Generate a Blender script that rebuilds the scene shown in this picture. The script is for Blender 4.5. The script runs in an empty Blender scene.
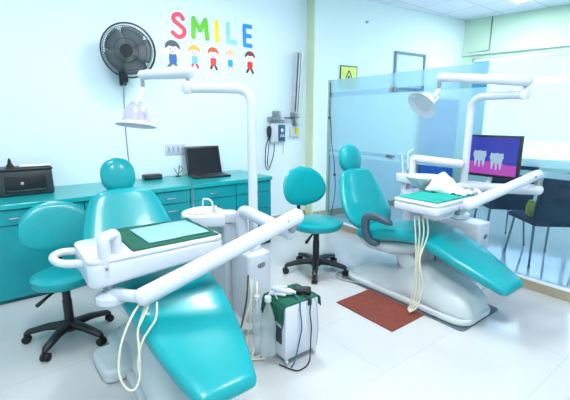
import bpy, bmesh, math, random
from mathutils import Vector, Matrix
random.seed(7)
C = bpy.context.scene.collection
V = Vector
PI = math.pi

# ------------------------------------------------------------------ camera
FOC = 381.0
PITCH = math.atan2(81, 381)
AZ = math.radians(52.9)
CAM = V((0, 0, 1.5))
Fd = V((math.cos(AZ)*math.cos(PITCH), math.sin(AZ)*math.cos(PITCH), -math.sin(PITCH)))
Rd = V((math.sin(AZ), -math.cos(AZ), 0))
Ud = Rd.cross(Fd)
def at(u, v, w):      # photo pixel and distance along the view -> world point
    return CAM + Fd*w + Rd*((u-285)/FOC*w) + Ud*((200-v)/FOC*w)
cam_d = bpy.data.cameras.new('camera'); cam = bpy.data.objects.new('camera', cam_d); C.objects.link(cam)
m3 = Matrix((Rd, Ud, -Fd)).transposed()
cam.matrix_world = Matrix.Translation(CAM) @ m3.to_4x4()
cam_d.sensor_width = 36; cam_d.lens = FOC/570*36; cam_d.clip_start = .05; cam_d.clip_end = 200
bpy.context.scene.camera = cam

# ------------------------------------------------------------------ materials
def lin(c):
    r = []
    for x in c[:3]:
        x = x/255
        r.append(x/12.92 if x <= .04045 else ((x+.055)/1.055)**2.4)
    return (r[0], r[1], r[2], 1)
def mat(name, rgb, rough=.5, metal=0, var=.06, scale=6, bump=0, bscale=200, coat=0, spec=.5):
    m = bpy.data.materials.new(name); m.use_nodes = True
    nt = m.node_tree; N = nt.nodes; L = nt.links
    b = N['Principled BSDF']
    c = lin(rgb)
    tc = N.new('ShaderNodeTexCoord'); nz = N.new('ShaderNodeTexNoise')
    nz.inputs['Scale'].default_value = scale; nz.inputs['Detail'].default_value = 3
    L.new(tc.outputs['Object'], nz.inputs['Vector'])
    rp = N.new('ShaderNodeValToRGB')
    rp.color_ramp.elements[0].position = .3; rp.color_ramp.elements[1].position = .7
    rp.color_ramp.elements[0].color = (c[0]*(1-var), c[1]*(1-var), c[2]*(1-var), 1)
    rp.color_ramp.elements[1].color = (min(1, c[0]*(1+var)), min(1, c[1]*(1+var)), min(1, c[2]*(1+var)), 1)
    L.new(nz.outputs['Fac'], rp.inputs['Fac']); L.new(rp.outputs['Color'], b.inputs['Base Color'])
    b.inputs['Roughness'].default_value = rough; b.inputs['Metallic'].default_value = metal
    b.inputs['Coat Weight'].default_value = coat; b.inputs['Coat Roughness'].default_value = .08
    b.inputs['Specular IOR Level'].default_value = spec
    if bump:
        n2 = N.new('ShaderNodeTexNoise'); n2.inputs['Scale'].default_value = bscale
        L.new(tc.outputs['Object'], n2.inputs['Vector'])
        bp = N.new('ShaderNodeBump'); bp.inputs['Strength'].default_value = bump; bp.inputs['Distance'].default_value = .002
        L.new(n2.outputs['Fac'], bp.inputs['Height']); L.new(bp.outputs['Normal'], b.inputs['Normal'])
    return m
def grid_mat(name, base, line, sx, sy, ox, oy, gap, rough, coat=0, spec=.5):
    m = bpy.data.materials.new(name); m.use_nodes = True
    nt = m.node_tree; N = nt.nodes; L = nt.links; b = N['Principled BSDF']
    tc = N.new('ShaderNodeTexCoord'); mp = N.new('ShaderNodeMapping')
    mp.inputs['Location'].default_value = (-ox, -oy, 0)
    L.new(tc.outputs['Object'], mp.inputs['Vector'])
    br = N.new('ShaderNodeTexBrick'); br.offset = 0; br.squash = 1
    br.inputs['Scale'].default_value = 1; br.inputs['Brick Width'].default_value = sx; br.inputs['Row Height'].default_value = sy
    br.inputs['Mortar Size'].default_value = gap; br.inputs['Mortar Smooth'].default_value = .3; br.inputs['Bias'].default_value = 0
    c = lin(base)
    br.inputs['Color1'].default_value = c; br.inputs['Color2'].default_value = (c[0]*.97, c[1]*.97, c[2]*.97, 1)
    br.inputs['Mortar'].default_value = lin(line)
    L.new(mp.outputs['Vector'], br.inputs['Vector'])
    nz = N.new('ShaderNodeTexNoise'); nz.inputs['Scale'].default_value = 1.3; nz.inputs['Detail'].default_value = 4
    L.new(tc.outputs['Object'], nz.inputs['Vector'])
    mx = N.new('ShaderNodeMix'); mx.data_type = 'RGBA'; mx.blend_type = 'MULTIPLY'; mx.inputs[0].default_value = 1
    rp = N.new('ShaderNodeValToRGB'); rp.color_ramp.elements[0].color = (.95, .95, .93, 1); rp.color_ramp.elements[1].color = (1, 1, 1, 1)
    L.new(nz.outputs['Fac'], rp.inputs['Fac']); L.new(br.outputs['Color'], mx.inputs[6]); L.new(rp.outputs['Color'], mx.inputs[7])
    L.new(mx.outputs[2], b.inputs['Base Color'])
    b.inputs['Roughness'].default_value = rough; b.inputs['Coat Weight'].default_value = coat
    b.inputs['Specular IOR Level'].default_value = spec
    return m
def emis(name, rgb, st):
    m = bpy.data.materials.new(name); m.use_nodes = True; N = m.node_tree.nodes; L = m.node_tree.links
    b = N['Principled BSDF']; b.inputs['Base Color'].default_value = (0.02, .02, .02, 1)
    b.inputs['Emission Color'].default_value = lin(rgb); b.inputs['Emission Strength'].default_value = st
    return m
def glassy(name, rgb, alpha, rough=.05, trans=0.0):
    # thin sheet: part clear, part white frosted film scattering light through
    m = bpy.data.materials.new(name); m.use_nodes = True; nt = m.node_tree; N = nt.nodes; L = nt.links
    for n in list(N): N.remove(n)
    out = N.new('ShaderNodeOutputMaterial'); c = lin(rgb)
    tr = N.new('ShaderNodeBsdfTransparent'); tr.inputs['Color'].default_value = (c[0]*.5+.5, c[1]*.5+.5, c[2]*.5+.5, 1)
    gl = N.new('ShaderNodeBsdfGlossy'); gl.inputs['Roughness'].default_value = rough
    df = N.new('ShaderNodeBsdfDiffuse'); df.inputs['Color'].default_value = c
    tl = N.new('ShaderNodeBsdfTranslucent'); tl.inputs['Color'].default_value = c
    fr = N.new('ShaderNodeFresnel'); fr.inputs['IOR'].default_value = 1.45
    nz = N.new('ShaderNodeTexNoise'); nz.inputs['Scale'].default_value = 3
    a = N.new('ShaderNodeMixShader'); a.inputs[0].default_value = trans
    L.new(df.outputs[0], a.inputs[1]); L.new(tl.outputs[0], a.inputs[2])
    mr = N.new('ShaderNodeMapRange'); mr.inputs['To Min'].default_value = alpha*.98; mr.inputs['To Max'].default_value = min(1, alpha*1.02)
    L.new(nz.outputs['Fac'], mr.inputs['Value'])
    ge = N.new('ShaderNodeNewGeometry'); inv = N.new('ShaderNodeMath'); inv.operation = 'SUBTRACT'; inv.inputs[0].default_value = 1; L.new(ge.outputs['Backfacing'], inv.inputs[1])
    ma = N.new('ShaderNodeMath'); ma.operation = 'MULTIPLY'; L.new(mr.outputs[0], ma.inputs[0]); L.new(inv.outputs[0], ma.inputs[1])
    mf = N.new('ShaderNodeMath'); mf.operation = 'MULTIPLY'; L.new(fr.outputs[0], mf.inputs[0]); L.new(inv.outputs[0], mf.inputs[1])
    bmx = N.new('ShaderNodeMixShader'); L.new(ma.outputs[0], bmx.inputs[0]); L.new(tr.outputs[0], bmx.inputs[1]); L.new(a.outputs[0], bmx.inputs[2])
    cmx = N.new('ShaderNodeMixShader'); L.new(mf.outputs[0], cmx.inputs[0]); L.new(bmx.outputs[0], cmx.inputs[1]); L.new(gl.outputs[0], cmx.inputs[2])
    L.new(cmx.outputs[0], out.inputs['Surface'])
    return m

M = {}
M['teal'] = mat('teal_upholstery', (0, 150, 156), .3, var=.04, bump=.08, bscale=120, coat=.15, spec=.4)
M['piping'] = mat('teal_piping', (0, 140, 142), .4)
M['cab'] = mat('teal_laminate', (0, 146, 154), .38, var=.03, coat=.1)
M['cabgap'] = mat('teal_carcass', (0, 92, 104), .6)
M['counter'] = mat('teal_counter', (14, 160, 162), .3, var=.04, coat=.3)
M['white'] = mat('white_enamel', (204, 209, 218), .25, var=.015, coat=.3)
M['white2'] = mat('white_plastic', (198, 204, 210), .4, var=.02)
M['base'] = mat('chair_base_shell', (196, 204, 206), .35, var=.03, coat=.15)
M['black'] = mat('black_plastic', (22, 24, 26), .4, var=.15)
M['dark'] = mat('charcoal_plastic', (48, 56, 62), .45, var=.1)
M['arm'] = mat('slate_armrest', (62, 84, 98), .45, var=.05)
M['chrome'] = mat('chrome', (200, 205, 208), .18, 1)
M['steel'] = mat('brushed_steel', (150, 158, 162), .35, .9)
M['cloth'] = mat('green_surgical_cloth', (0, 84, 64), .85, var=.12, scale=14, bump=.5, bscale=300)
M['tealcloth'] = mat('teal_tray_mat', (0, 160, 146), .8, var=.1, scale=14, bump=.4)
M['blue'] = mat('pale_blue_sheet', (128, 178, 208), .75, var=.03, bump=.2)
M['hose'] = mat('cream_hose', (214, 212, 190), .4)
M['mat1'] = mat('rust_rubber_mat', (116, 52, 38), .75, var=.15, scale=25, bump=.6, bscale=250)
M['mat2'] = mat('slate_rubber_mat', (82, 102, 112), .75, var=.08, bump=.4)
M['towel'] = mat('white_towel', (236, 238, 240), .9, var=.02, bump=.5, bscale=150)
M['mesh'] = mat('fan_blade_smoke', (92, 104, 108), .4, var=.05)
M['cable'] = mat('grey_cable', (150, 158, 150), .5)
M['paper'] = mat('paper', (236, 240, 246), .8, var=.02)
M['screen'] = mat('dark_screen', (18, 24, 28), .12, var=.05)
M['navy'] = mat('navy_fabric', (16, 42, 64), .7, var=.2, bump=.4)
M['yellow'] = mat('mustard_cloth', (214, 190, 70), .8, var=.2, scale=40)
M['grey'] = mat('grey_housing', (186, 196, 202), .35, .1)
M['label'] = mat('blue_label', (34, 92, 118), .4)
M['lime'] = mat('lime_label', (196, 206, 40), .5)
M['clear'] = glassy('clear_plastic', (225, 236, 238), .5, .1, .5)
M['dome'] = glassy('clear_dome', (236, 232, 240), .42, .06, .5)
M['rubber'] = mat('black_rubber', (16, 17, 18), .6)
wallA = mat('wall_paint_aqua', (218, 237, 243), .7, var=.012, scale=1.5, bump=.05, bscale=80)
wallB = mat('wall_paint_mint', (214, 236, 236), .7, var=.012, scale=1.5, bump=.05, bscale=80)
wallC = mat('wall_paint_green', (196, 228, 206), .7, var=.012, scale=1.5)
pil = mat('wall_paint_cream_green', (206, 222, 190), .7, var=.02)
skirt = mat('cream_skirting', (164, 156, 130), .4)
floorM = grid_mat('glossy_floor_tiles', (196, 198, 199), (184, 187, 189), 1.055, .61, 1.708, .04, .004, .1, .25)
ceilM = grid_mat('ceiling_tiles', (222, 232, 246), (186, 202, 218), .62, .62, .1, .2, .012, .8)

# ------------------------------------------------------------------ mesh helpers
def obj(name, bm, m, parent=None, smooth=True, loc=None, bev=0):
    me = bpy.data.meshes.new(name)
    bmesh.ops.recalc_face_normals(bm, faces=bm.faces[:])
    bm.to_mesh(me); bm.free()
    o = bpy.data.objects.new(name, me); C.objects.link(o)
    for mm in (m if isinstance(m, (list, tuple)) else [m]): me.materials.append(mm)
    if smooth:
        for p in me.polygons: p.use_smooth = True
        md = o.modifiers.new('edge', 'EDGE_SPLIT'); md.split_angle = math.radians(40)
    if loc: o.location = loc
    if parent: o.parent = parent
    return o
def thing(name, label, cat, loc=(0, 0, 0), rotz=0, group=None):
    o = bpy.data.objects.new(name, None); C.objects.link(o); o.empty_display_size = .1
    o.location = loc; o.rotation_euler = (0, 0, rotz); o['label'] = label; o['category'] = cat
    if group: o['group'] = group
    return o
def tag(o, label, cat, group=None):
    o['label'] = label; o['category'] = cat
    if group: o['group'] = group
    return o
def struct(name, bm, m, parent=None, smooth=False):
    o = obj(name, bm, m, parent, smooth)
    if not parent: o['kind'] = 'structure'
    return o
def NB(): return bmesh.new()
def merge(bm, b2, mtx=None):
    me = bpy.data.meshes.new('tmp'); 
    if mtx is not None: b2.transform(mtx)
    b2.to_mesh(me); b2.free(); bm.from_mesh(me); bpy.data.meshes.remove(me)
def box(bm, x0, x1, y0, y1, z0, z1, bev=0, seg=2, mtx=None):
    b = bmesh.new(); bmesh.ops.create_cube(b, size=1)
    for v in b.verts:
        v.co = V(((x0+x1)/2+v.co.x*(x1-x0), (y0+y1)/2+v.co.y*(y1-y0), (z0+z1)/2+v.co.z*(z1-z0)))
    if bev: bmesh.ops.bevel(b, geom=b.edges[:], offset=bev, segments=seg, profile=.5, affect='EDGES')
    merge(bm, b, mtx); return bm
def prism(bm, pts, z0, z1, bev=0, seg=3, mtx=None, plane='xy'):
    """pts: 2D outline extruded between z0 and z1"""
    b = bmesh.new()
    vs = [b.verts.new((p[0], p[1], z0)) for p in pts]; f = b.faces.new(vs)
    r = bmesh.ops.extrude_face_region(b, geom=[f])
    for e in r['geom']:
        if isinstance(e, bmesh.types.BMVert): e.co.z = z1
    if bev:
        es = [e for e in b.edges if abs(e.verts[0].co.z-e.verts[1].co.z) < 1e-6]
        bmesh.ops.bevel(b, geom=es, offset=bev, segments=seg, profile=.5, affect='EDGES')
    merge(bm, b, mtx); return bm
def rrect(x0, x1, y0, y1, r, n=6):
    out = []
    for cx, cy, a0 in ((x1-r, y1-r, 0), (x0+r, y1-r, PI/2), (x0+r, y0+r, PI), (x1-r, y0+r, 1.5*PI)):
        for i in range(n+1):
            a = a0+PI/2*i/n; out.append((cx+r*math.cos(a), cy+r*math.sin(a)))
    return out
def crom(pts, n=8):
    pts = [V(p) for p in pts]; out = []
    P = [pts[0]*2-pts[1]]+pts+[pts[-1]*2-pts[-2]]
    for i in range(1, len(P)-2):
        a, b, c, d = P[i-1], P[i], P[i+1], P[i+2]
        for k in range(n):
            t = k/n
            out.append(.5*((2*b)+(c-a)*t+(2*a-5*b+4*c-d)*t*t+(3*b-a-3*c+d)*t**3))
    out.append(pts[-1]); return out
def tube(bm, pts, r, seg=12, smooth=0, cap=True, roundcap=False):
    if smooth: 
        rr0 = r; 
        pts2 = crom(pts, smooth)
        if isinstance(r, (list, tuple)):
            nr = []
            for i in range(len(r)-1):
                for k in range(smooth): nr.append(r[i]+(r[i+1]-r[i])*k/smooth)
            nr.append(r[-1]); r = nr
        pts = pts2
    pts = [V(p) for p in pts]
    rs = list(r) if isinstance(r, (list, tuple)) else [r]*len(pts)
    if roundcap:
        d0 = (pts[0]-pts[1]).normalized(); d1 = (pts[-1]-pts[-2]).normalized()
        a = []; ar = []
        for k in range(4):
            t = (k)/4*PI/2
            a.append(pts[0]+d0*rs[0]*math.cos(t)*.8); ar.append(max(.0004, rs[0]*math.sin(t)))
        bq = []; br_ = []
        for k in range(4):
            t = (3-k)/4*PI/2
            bq.append(pts[-1]+d1*rs[-1]*math.cos(t)*.8); br_.append(max(.0004, rs[-1]*math.sin(t)))
        pts = a+pts+bq; rs = ar+rs+br_
    # parallel frames
    T = []
    for i in range(len(pts)):
        d = pts[min(i+1, len(pts)-1)]-pts[max(i-1, 0)]
        T.append(d.normalized() if d.length > 1e-9 else V((0, 0, 1)))
    n = T[0].orthogonal().normalized(); rings = []
    for i, p in enumerate(pts):
        n = (n-T[i]*n.dot(T[i])).normalized(); b = T[i].cross(n)
        rings.append([bm.verts.new(p+(n*math.cos(2*PI*k/seg)+b*math.sin(2*PI*k/seg))*rs[i]) for k in range(seg)])
    for i in range(len(rings)-1):
        for k in range(seg):
            bm.faces.new((rings[i][k], rings[i][(k+1) % seg], rings[i+1][(k+1) % seg], rings[i+1][k]))
    if cap:
        bm.faces.new(rings[0][::-1]); bm.faces.new(rings[-1])
    return bm
def bend(pts, r=.06, n=6):
    """polyline with rounded corners"""
    pts = [V(p) for p in pts]; out = [pts[0]]
    for i in range(1, len(pts)-1):
        a = (pts[i-1]-pts[i]); c = (pts[i+1]-pts[i]); rr = min(r, a.length*.49, c.length*.49)
        p0 = pts[i]+a.normalized()*rr; p1 = pts[i]+c.normalized()*rr
        for k in range(n+1):
            t = k/n; out.append(p0*(1-t)**2+pts[i]*2*t*(1-t)+p1*t*t)
    out.append(pts[-1]); return out
def lathe(bm, prof, seg=32, mtx=None, sx=1, sy=1):
    b = bmesh.new(); rings = []
    for r, z in prof:
        if r < 1e-5: rings.append([b.verts.new((0, 0, z))])
        else: rings.append([b.verts.new((r*sx*math.cos(2*PI*k/seg), r*sy*math.sin(2*PI*k/seg), z)) for k in range(seg)])
    for i in range(len(rings)-1):
        a, c = rings[i], rings[i+1]
        for k in range(seg):
            if len(a) == 1 and len(c) == 1: continue
            if len(a) == 1: b.faces.new((a[0], c[k], c[(k+1) % seg]))
            elif len(c) == 1: b.faces.new((a[k], a[(k+1) % seg], c[0]))
            else: b.faces.new((a[k], a[(k+1) % seg], c[(k+1) % seg], c[k]))
    merge(bm, b, mtx); return bm
def loft(bm, st, seg=32, mtx=None):
    """st: list of (center, right, up, halfw, halft, n)"""
    b = bmesh.new(); rings = []
    for c, R, U, hw, ht, n in st:
        c = V(c); R = V(R).normalized(); U = V(U).normalized(); ring = []
        for k in range(seg):
            a = 2*PI*k/seg; ca, sa = math.cos(a), math.sin(a)
            x = math.copysign(abs(ca)**(2/n), ca)*hw; y = math.copysign(abs(sa)**(2/n), sa)*ht
            ring.append(b.verts.new(c+R*x+U*y))
        rings.append(ring)
    for i in range(len(rings)-1):
        for k in range(seg):
            b.faces.new((rings[i][k], rings[i][(k+1) % seg], rings[i+1][(k+1) % seg], rings[i+1][k]))
    b.faces.new(rings[0][::-1]); b.faces.new(rings[-1])
    merge(bm, b, mtx); return bm
def align(p, d, up=(0, 0, 1)):
    """matrix placing local +Z along d at p"""
    return Matrix.Translation(V(p)) @ V(d).normalized().to_track_quat('Z', 'Y').to_matrix().to_4x4()
def interp(tab, t):
    for i in range(len(tab)-1):
        if t <= tab[i+1][0]:
            a, b = tab[i], tab[i+1]; k = (t-a[0])/(b[0]-a[0]); k = k*k*(3-2*k) if False else k
            return [a[j]+(b[j]-a[j])*k for j in range(1, len(a))]
    return list(tab[-1][1:])

# ------------------------------------------------------------------ room shell
CH = 3.23
XL, YF = -1.3, -1.6
YB = 4.45
b = NB(); box(b, XL-.1, 8.6, YF-.1, 4.6, -.1, 0); struct('floor', b, floorM)
b = NB(); box(b, XL-.1, 8.6, YF-.1, 4.6, CH, CH+.1); struct('ceiling', b, ceilM)
b = NB(); box(b, XL, 3.77, YB, YB+.15, 0, CH); struct('wall_back', b, wallA)
b = NB(); box(b, XL-.1, XL, YF, YB+.15, 0, CH); struct('wall_left', b, wallA)
b = NB(); box(b, XL-.1, 8.6, YF-.1, YF, 0, CH); struct('wall_front', b, wallA)
# wall beyond the pilaster, slightly out of square
Bp, Bd = V((3.77, 4.30)), V((.9936, -.1136)); Cp, Cd = V((7.04, 3.925)), V((.203, -.979))
e1 = Cp+V((.15, -.02))
b = NB(); prism(b, [(3.77, 4.30), (e1.x, e1.y), (e1.x, 4.6), (3.77, 4.6)], 0, CH); struct('wall_side', b, wallB)
b = NB(); box(b, 3.755, 3.772, 4.29, 4.452, 0, CH); struct('trim_1', b, pil)
# window wall with an opening
def cpt(s): return Cp+Cd*s
def cquad(bm, s0, s1, z0, z1, t0=0, t1=.2):
    n = V((.979, .203)); p = [cpt(s0)+n*t0, cpt(s1)+n*t0, cpt(s1)+n*t1, cpt(s0)+n*t1]
    prism(bm, [(q.x, q.y) for q in p], z0, z1)
WS0, WS1, WZ0, WZ1 = .17, 4.6, .78, 2.56
b = NB(); cquad(b, 0, 5.75, 0, WZ0); cquad(b, 0, 5.75, WZ1, CH); cquad(b, 0, WS0, WZ0, WZ1); cquad(b, WS1, 5.75, WZ0, WZ1)
struct('wall_far', b, wallC)
wf = mat('window_frame_white', (228, 232, 232), .4)
b = NB()
cquad(b, WS0, WS1, WZ0, WZ0+.05, .02, .1); cquad(b, WS0, WS1, WZ1-.06, WZ1, .02, .1); cquad(b, WS0, WS0+.05, WZ0, WZ1, .02, .1); cquad(b, WS1-.05, WS1, WZ0, WZ1, .02, .1)
for s in (1.95, 3.3): cquad(b, s-.03, s+.03, WZ0, WZ1, .03, .09)
win = struct('window_1', b, wf)
b = NB(); cquad(b, WS0+.05, WS1-.05, WZ0+.05, WZ1-.06, .055, .062); struct('window_pane', b, glassy('window_glass', (235, 245, 250), .04, .03), win)
b = NB(); cquad(b, WS0+.05, WS0+.30, WZ0+.05, WZ1-.06, .0, .015); struct('window_blind', b, mat('blue_blind', (70, 176, 200), .7), win)
# pelmet strip and conduit above the window
b = NB(); cquad(b, .02, 5.7, 2.62, 2.66, -.05, 0.0); o = struct('trim_2', b, mat('pelmet', (196, 222, 212), .5))
b = NB(); tube(b, [(cpt(.45).x-.012, cpt(.45).y, CH), (cpt(.45).x-.012, cpt(.45).y, 2.68), (cpt(.05).x-.02, cpt(.05).y, 2.66)], .009, 6)
tag(obj('conduit', b, mat('dark_conduit', (120, 140, 130), .5)), 'thin dark conduit running down the green wall above the window', 'cable')
b = NB(); prism(b, [(3.79, 4.285), (7.0, 3.915), (7.0, 3.93), (3.79, 4.30)], 0, .1); struct('baseboard_side', b, skirt)
b = NB(); box(b, 2.62, 3.75, YB-.014, YB, 0, .1); struct('baseboard_back', b, skirt)

# glass partition
XG = 3.7
frost = glassy('frosted_film', (178, 216, 228), .62, .25, .6)
clear = glassy('clear_glass', (150, 196, 222), .04, .02)
g0, g1 = -1.6, 3.88
b = NB(); box(b, XG, XG+.02, g0, g1, .085, 1.01); wg = struct('wall_right', b, clear)
b = NB(); box(b, XG, XG+.02, g0, g1, 1.06, 1.095); struct('clear_strip', b, clear, wg)
b = NB(); box(b, XG, XG+.02, g0, g1, 1.01, 1.06); struct('frosted_film', b, frost, wg)
b = NB(); box(b, XG, XG+.02, g0, g1, 1.095, 1.79); struct('frosted_film', b, frost, wg)
b = NB(); box(b, XG, XG+.02, g0, g1, 1.79, 1.845); struct('clear_strip', b, clear, wg)
b = NB(); box(b, XG, XG+.02, g0, g1, 1.845, 2.01); struct('frosted_film', b, frost, wg)
b = NB(); box(b, XG-.012, XG+.032, g1, g1+.03, 0, 2.01); struct('edge_post', b, mat('green_edge', (150, 176, 156), .4), wg)
for z in (1.80, 1.045):
    for dy in (0, .05):
        b = NB(); box(b, XG-.012, XG+.03, 2.80+dy, 2.84+dy, z, z+.055 if z > 1.5 else z+.04, .003); struct('glass_clip', b, M['steel'], wg)
b = NB(); box(b, XG-.03, XG+.06, g0, 4.28, 0, .085, .003); struct('trim_3', b, skirt)
b = NB(); box(b, XG-.034, XG+.05, g0, g1+.03, .086, .1); struct('glass_rail', b, wf, wg)
# thin cable down the glass edge
b = NB(); tube(b, [(XG-.02, 3.86, 1.97), (XG-.03, 3.85, 1.6), (XG-.035, 3.82, 1.45), (XG-.03, 3.80, 1.2), (XG-.035, 3.74, .95), (XG-.03, 3.72, .75), (XG-.04, 3.70, .5), (XG-.04, 3.78, .12)], .006, 6, 6)
box(b, XG-.05, XG-.025, 3.83, 3.86, 1.50, 1.53, .004); box(b, XG-.05, XG-.025, 3.70, 3.73, .74, .77, .004)
tag(obj('cable', b, M['dark']), 'thin dark cable hanging down the left edge of the glass partition', 'cable')

# ------------------------------------------------------------------ ceiling lights
lp = emis('light_diffuser', (255, 255, 255), 7)
k = 0
for (x, y) in [(.2, .3), (.2, 2.6), (2.0, .2), (2.0, 2.6), (6.26, 2.58), (5.6, -.6)]:
    t = thing('ceiling_light', '', 'ceiling light', (x, y, CH), 0, 'square ceiling lights')
    t['label'] = 'square white ceiling light panel glowing at the top right of the tiled ceiling' if k == 4 else 'square white ceiling light panel set in the tiled ceiling, out of view'
    k += 1
    b = NB(); box(b, -.3, .3, -.3, .3, -.02, -.001); obj('light_frame', b, wf, t, False)
    b = NB(); box(b, -.27, .27, -.27, .27, -.026, -.0205); obj('diffuser', b, lp, t, False)
    ld = bpy.data.lights.new('panel_lamp', 'AREA'); ld.shape = 'SQUARE'; ld.size = .5; ld.energy = [60, 28, 60, 60, 42, 42][k-1]; ld.color = (1, .985, .99)
    lo = bpy.data.objects.new('panel_lamp', ld); C.objects.link(lo); lo.parent = t; lo.location = (0, 0, -.03)

# ------------------------------------------------------------------ cabinets
YCF = 3.72
ctop = .80
def handle(parent, x, z, hw=.055):
    b = NB(); tube(b, bend([(x-hw, YCF-.002, z), (x-hw, YCF-.028, z), (x+hw, YCF-.028, z), (x+hw, YCF-.002, z)], .01, 3), .006, 8)
    return obj('handle', b, M['chrome'], parent)
def cabinet(x0, x1, kind, label):
    t = thing('base_cabinet', label, 'cabinet', ((x0+x1)/2, 4.08, 0), 0, 'teal base cabinets under the counter')
    cx = (x0+x1)/2; off = (-cx, -4.08, 0); mt = Matrix.Translation(off)
    b = NB(); box(b, x0+.002, x1-.002, YCF, 4.44, .0, .788, mtx=mt); obj('cabinet_body', b, M['cabgap'], t, False)
    def front(name, a, c, z0, z1, hpos):
        b = NB(); box(b, a+.004, c-.004, YCF-.02, YCF-.001, z0+.004, z1-.004, .002, 1, mt); f = obj(name, b, M['cab'], t, False)
        for (hx, hz) in hpos:
            h = handle(f, hx-cx, hz); h.location = (0, -4.08-.018, 0)
    if kind == 'door':
        front('drawer', x0, x1, .655, .785, [(cx, .718)])
        front('door', x0, cx, .03, .655, []); front('door', cx, x1, .03, .655, [])
    elif kind == 'wide':
        front('drawer', x0, x1, .655, .785, [(cx, .718)])
        front('door', x0, x1, .03, .655, [])
    else:
        zs = [.785, .655, .46, .25, .03]
        for i in range(4): front('drawer', x0, x1, zs[i+1], zs[i], [(cx, zs[i]-.067)])
cabinet(-1.29, -.43, 'door', 'teal base cabinet beyond the left end of the visible counter')
cabinet(-.43, .57, 'wide', 'wide teal base cabinet below the black printer with one drawer over a panel')
cabinet(.57, 1.15, 'door', 'teal base cabinet behind the left dental chair backrest')
cabinet(1.15, 1.563, 'drawers', 'teal drawer cabinet below the small black box on the counter')
cabinet(1.563, 2.109, 'drawers', 'teal drawer cabinet directly below the open laptop')
cabinet(2.109, 2.59, 'drawers', 'teal drawer cabinet at the right end of the counter')
b = NB(); box(b, -1.29, 2.60, 3.685, 4.445, .79, .832, .004)
tag(obj('countertop', b, M['counter'], None, False), 'long teal countertop running along the wall over the cabinets', 'countertop')

# ------------------------------------------------------------------ counter items
ZC = .833
def printer():
    t = thing('printer', 'black laser printer with white papers on the left end of the teal counter', 'printer', (.175, 4.19, ZC))
    t.scale = (1.08, 1.1, 1.12)
    b = NB(); box(b, -.20, .20, -.13, .13, .0, .20, .015, 3); obj('printer_body', b, M['dark'], t)
    b = NB(); box(b, -.14, .15, -.137, -.129, .03, .16, .004); obj('paper_tray_door', b, M['black'], t)
    b = NB(); box(b, -.13, .14, -.142, -.136, .035, .05, .002); obj('tray_grip', b, M['dark'], t)
    b = NB(); box(b, -.205, .205, -.135, .13, .196, .215, .006); box(b, -.12, .12, -.1, .06, .213, .222, .003); obj('top_lid', b, M['black'], t)
    b = NB(); box(b, -.03, -.01, -.139, -.1365, .09, .11, .002); obj('printer_badge', b, M['grey'], t)
printer()
b = NB(); box(b, -.10, .13, -.07, .07, 0, .006, mtx=Matrix.Translation((.26, 4.18, ZC+.2500)) @ Matrix.Rotation(-.15, 4, 'Z'))
tag(obj('paper_stack', b, M['paper'], None, False), 'white sheets of paper lying on top of the printer', 'paper')
b = NB(); lathe(b, [(0, 0), (.03, 0), (.03, .01), (.018, .03), (.012, .06), (.004, .08), (0, .082)], 16, Matrix.Translation((.085, 4.13, ZC+.250)))
tag(obj('black_bottle', b, M['rubber']), 'small pointed black bottle standing on the printer', 'bottle')
t = thing('router_box', 'small flat black box on the counter left of the laptop', 'box', (1.38, 4.32, ZC))
b = NB(); box(b, -.10, .10, -.06, .06, 0, .055, .012, 3); obj('box_body', b, M['black'], t)
b = NB(); box(b, -.08, .08, -.063, -.058, .02, .035, .001); obj('box_slot', b, M['dark'], t)
t = thing('tool_stand', 'thin black wire stand of small tools between black box and laptop', 'stand', (1.70, 4.35, ZC))
b = NB(); lathe(b, [(0, 0), (.035, 0), (.035, .008), (0, .012)], 20); obj('stand_base', b, M['black'], t)
b = NB(); tube(b, [(0, 0, .01), (-.05, 0, .10)], .004, 6); tube(b, [(0, 0, .01), (.02, 0, .13)], .005, 6); tube(b, [(-.01, 0, .01), (.05, -.01, .08), (.03, -.01, .12)], .003, 6, 5); obj('tool', b, M['dark'], t)
def laptop():
    t = thing('laptop', 'open black laptop on the teal counter under the wall socket', 'laptop', (1.99, 4.12, ZC), -.10); t.scale = (1.08, 1.1, 1.12)
    b = NB(); box(b, -.2, .2, -.13, .13, 0, .02, .005); obj('keyboard_base', b, M['black'], t)
    b = NB(); box(b, -.17, .17, -.03, .1, .0195, .024, .002)
    for r in range(4):
        for c in range(11): box(b, -.165+c*.03, -.14+c*.03, -.02+r*.03, .005+r*.03, .0235, .0265)
    box(b, -.05, .05, -.11, -.045, .0195, .0215); obj('keyboard', b, M['dark'], t)
    mt = Matrix.Translation((0, .125, .018)) @ Matrix.Rotation(-.28, 4, 'X')
    b = NB(); box(b, -.2, .2, -.006, .006, 0, .30, .004, mtx=mt); obj('lid', b, M['black'], t)
    b = NB(); box(b, -.18, .18, -.0085, -.006, .02, .28, mtx=mt); obj('laptop_screen', b, M['screen'], t)
laptop()
t = thing('wall_socket', 'white double switch and socket plate on the wall left of the laptop', 'socket', (1.72, YB, 1.15))
b = NB(); box(b, -.125, .125, -.014, -.001, -.065, .065, .004); obj('plate', b, M['white2'], t)
for x in (-.085, -.03, .03, .085):
    b = NB(); box(b, x-.018, x+.018, -.019, -.013, -.042, .042, .003); o = obj('switch', b, mat('switch_plastic', (170, 182, 206), .4), t)
    b = NB(); box(b, x-.004, x+.004, -.021, -.018, -.012, .012); obj('slot', b, M['dark'], o)

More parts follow.
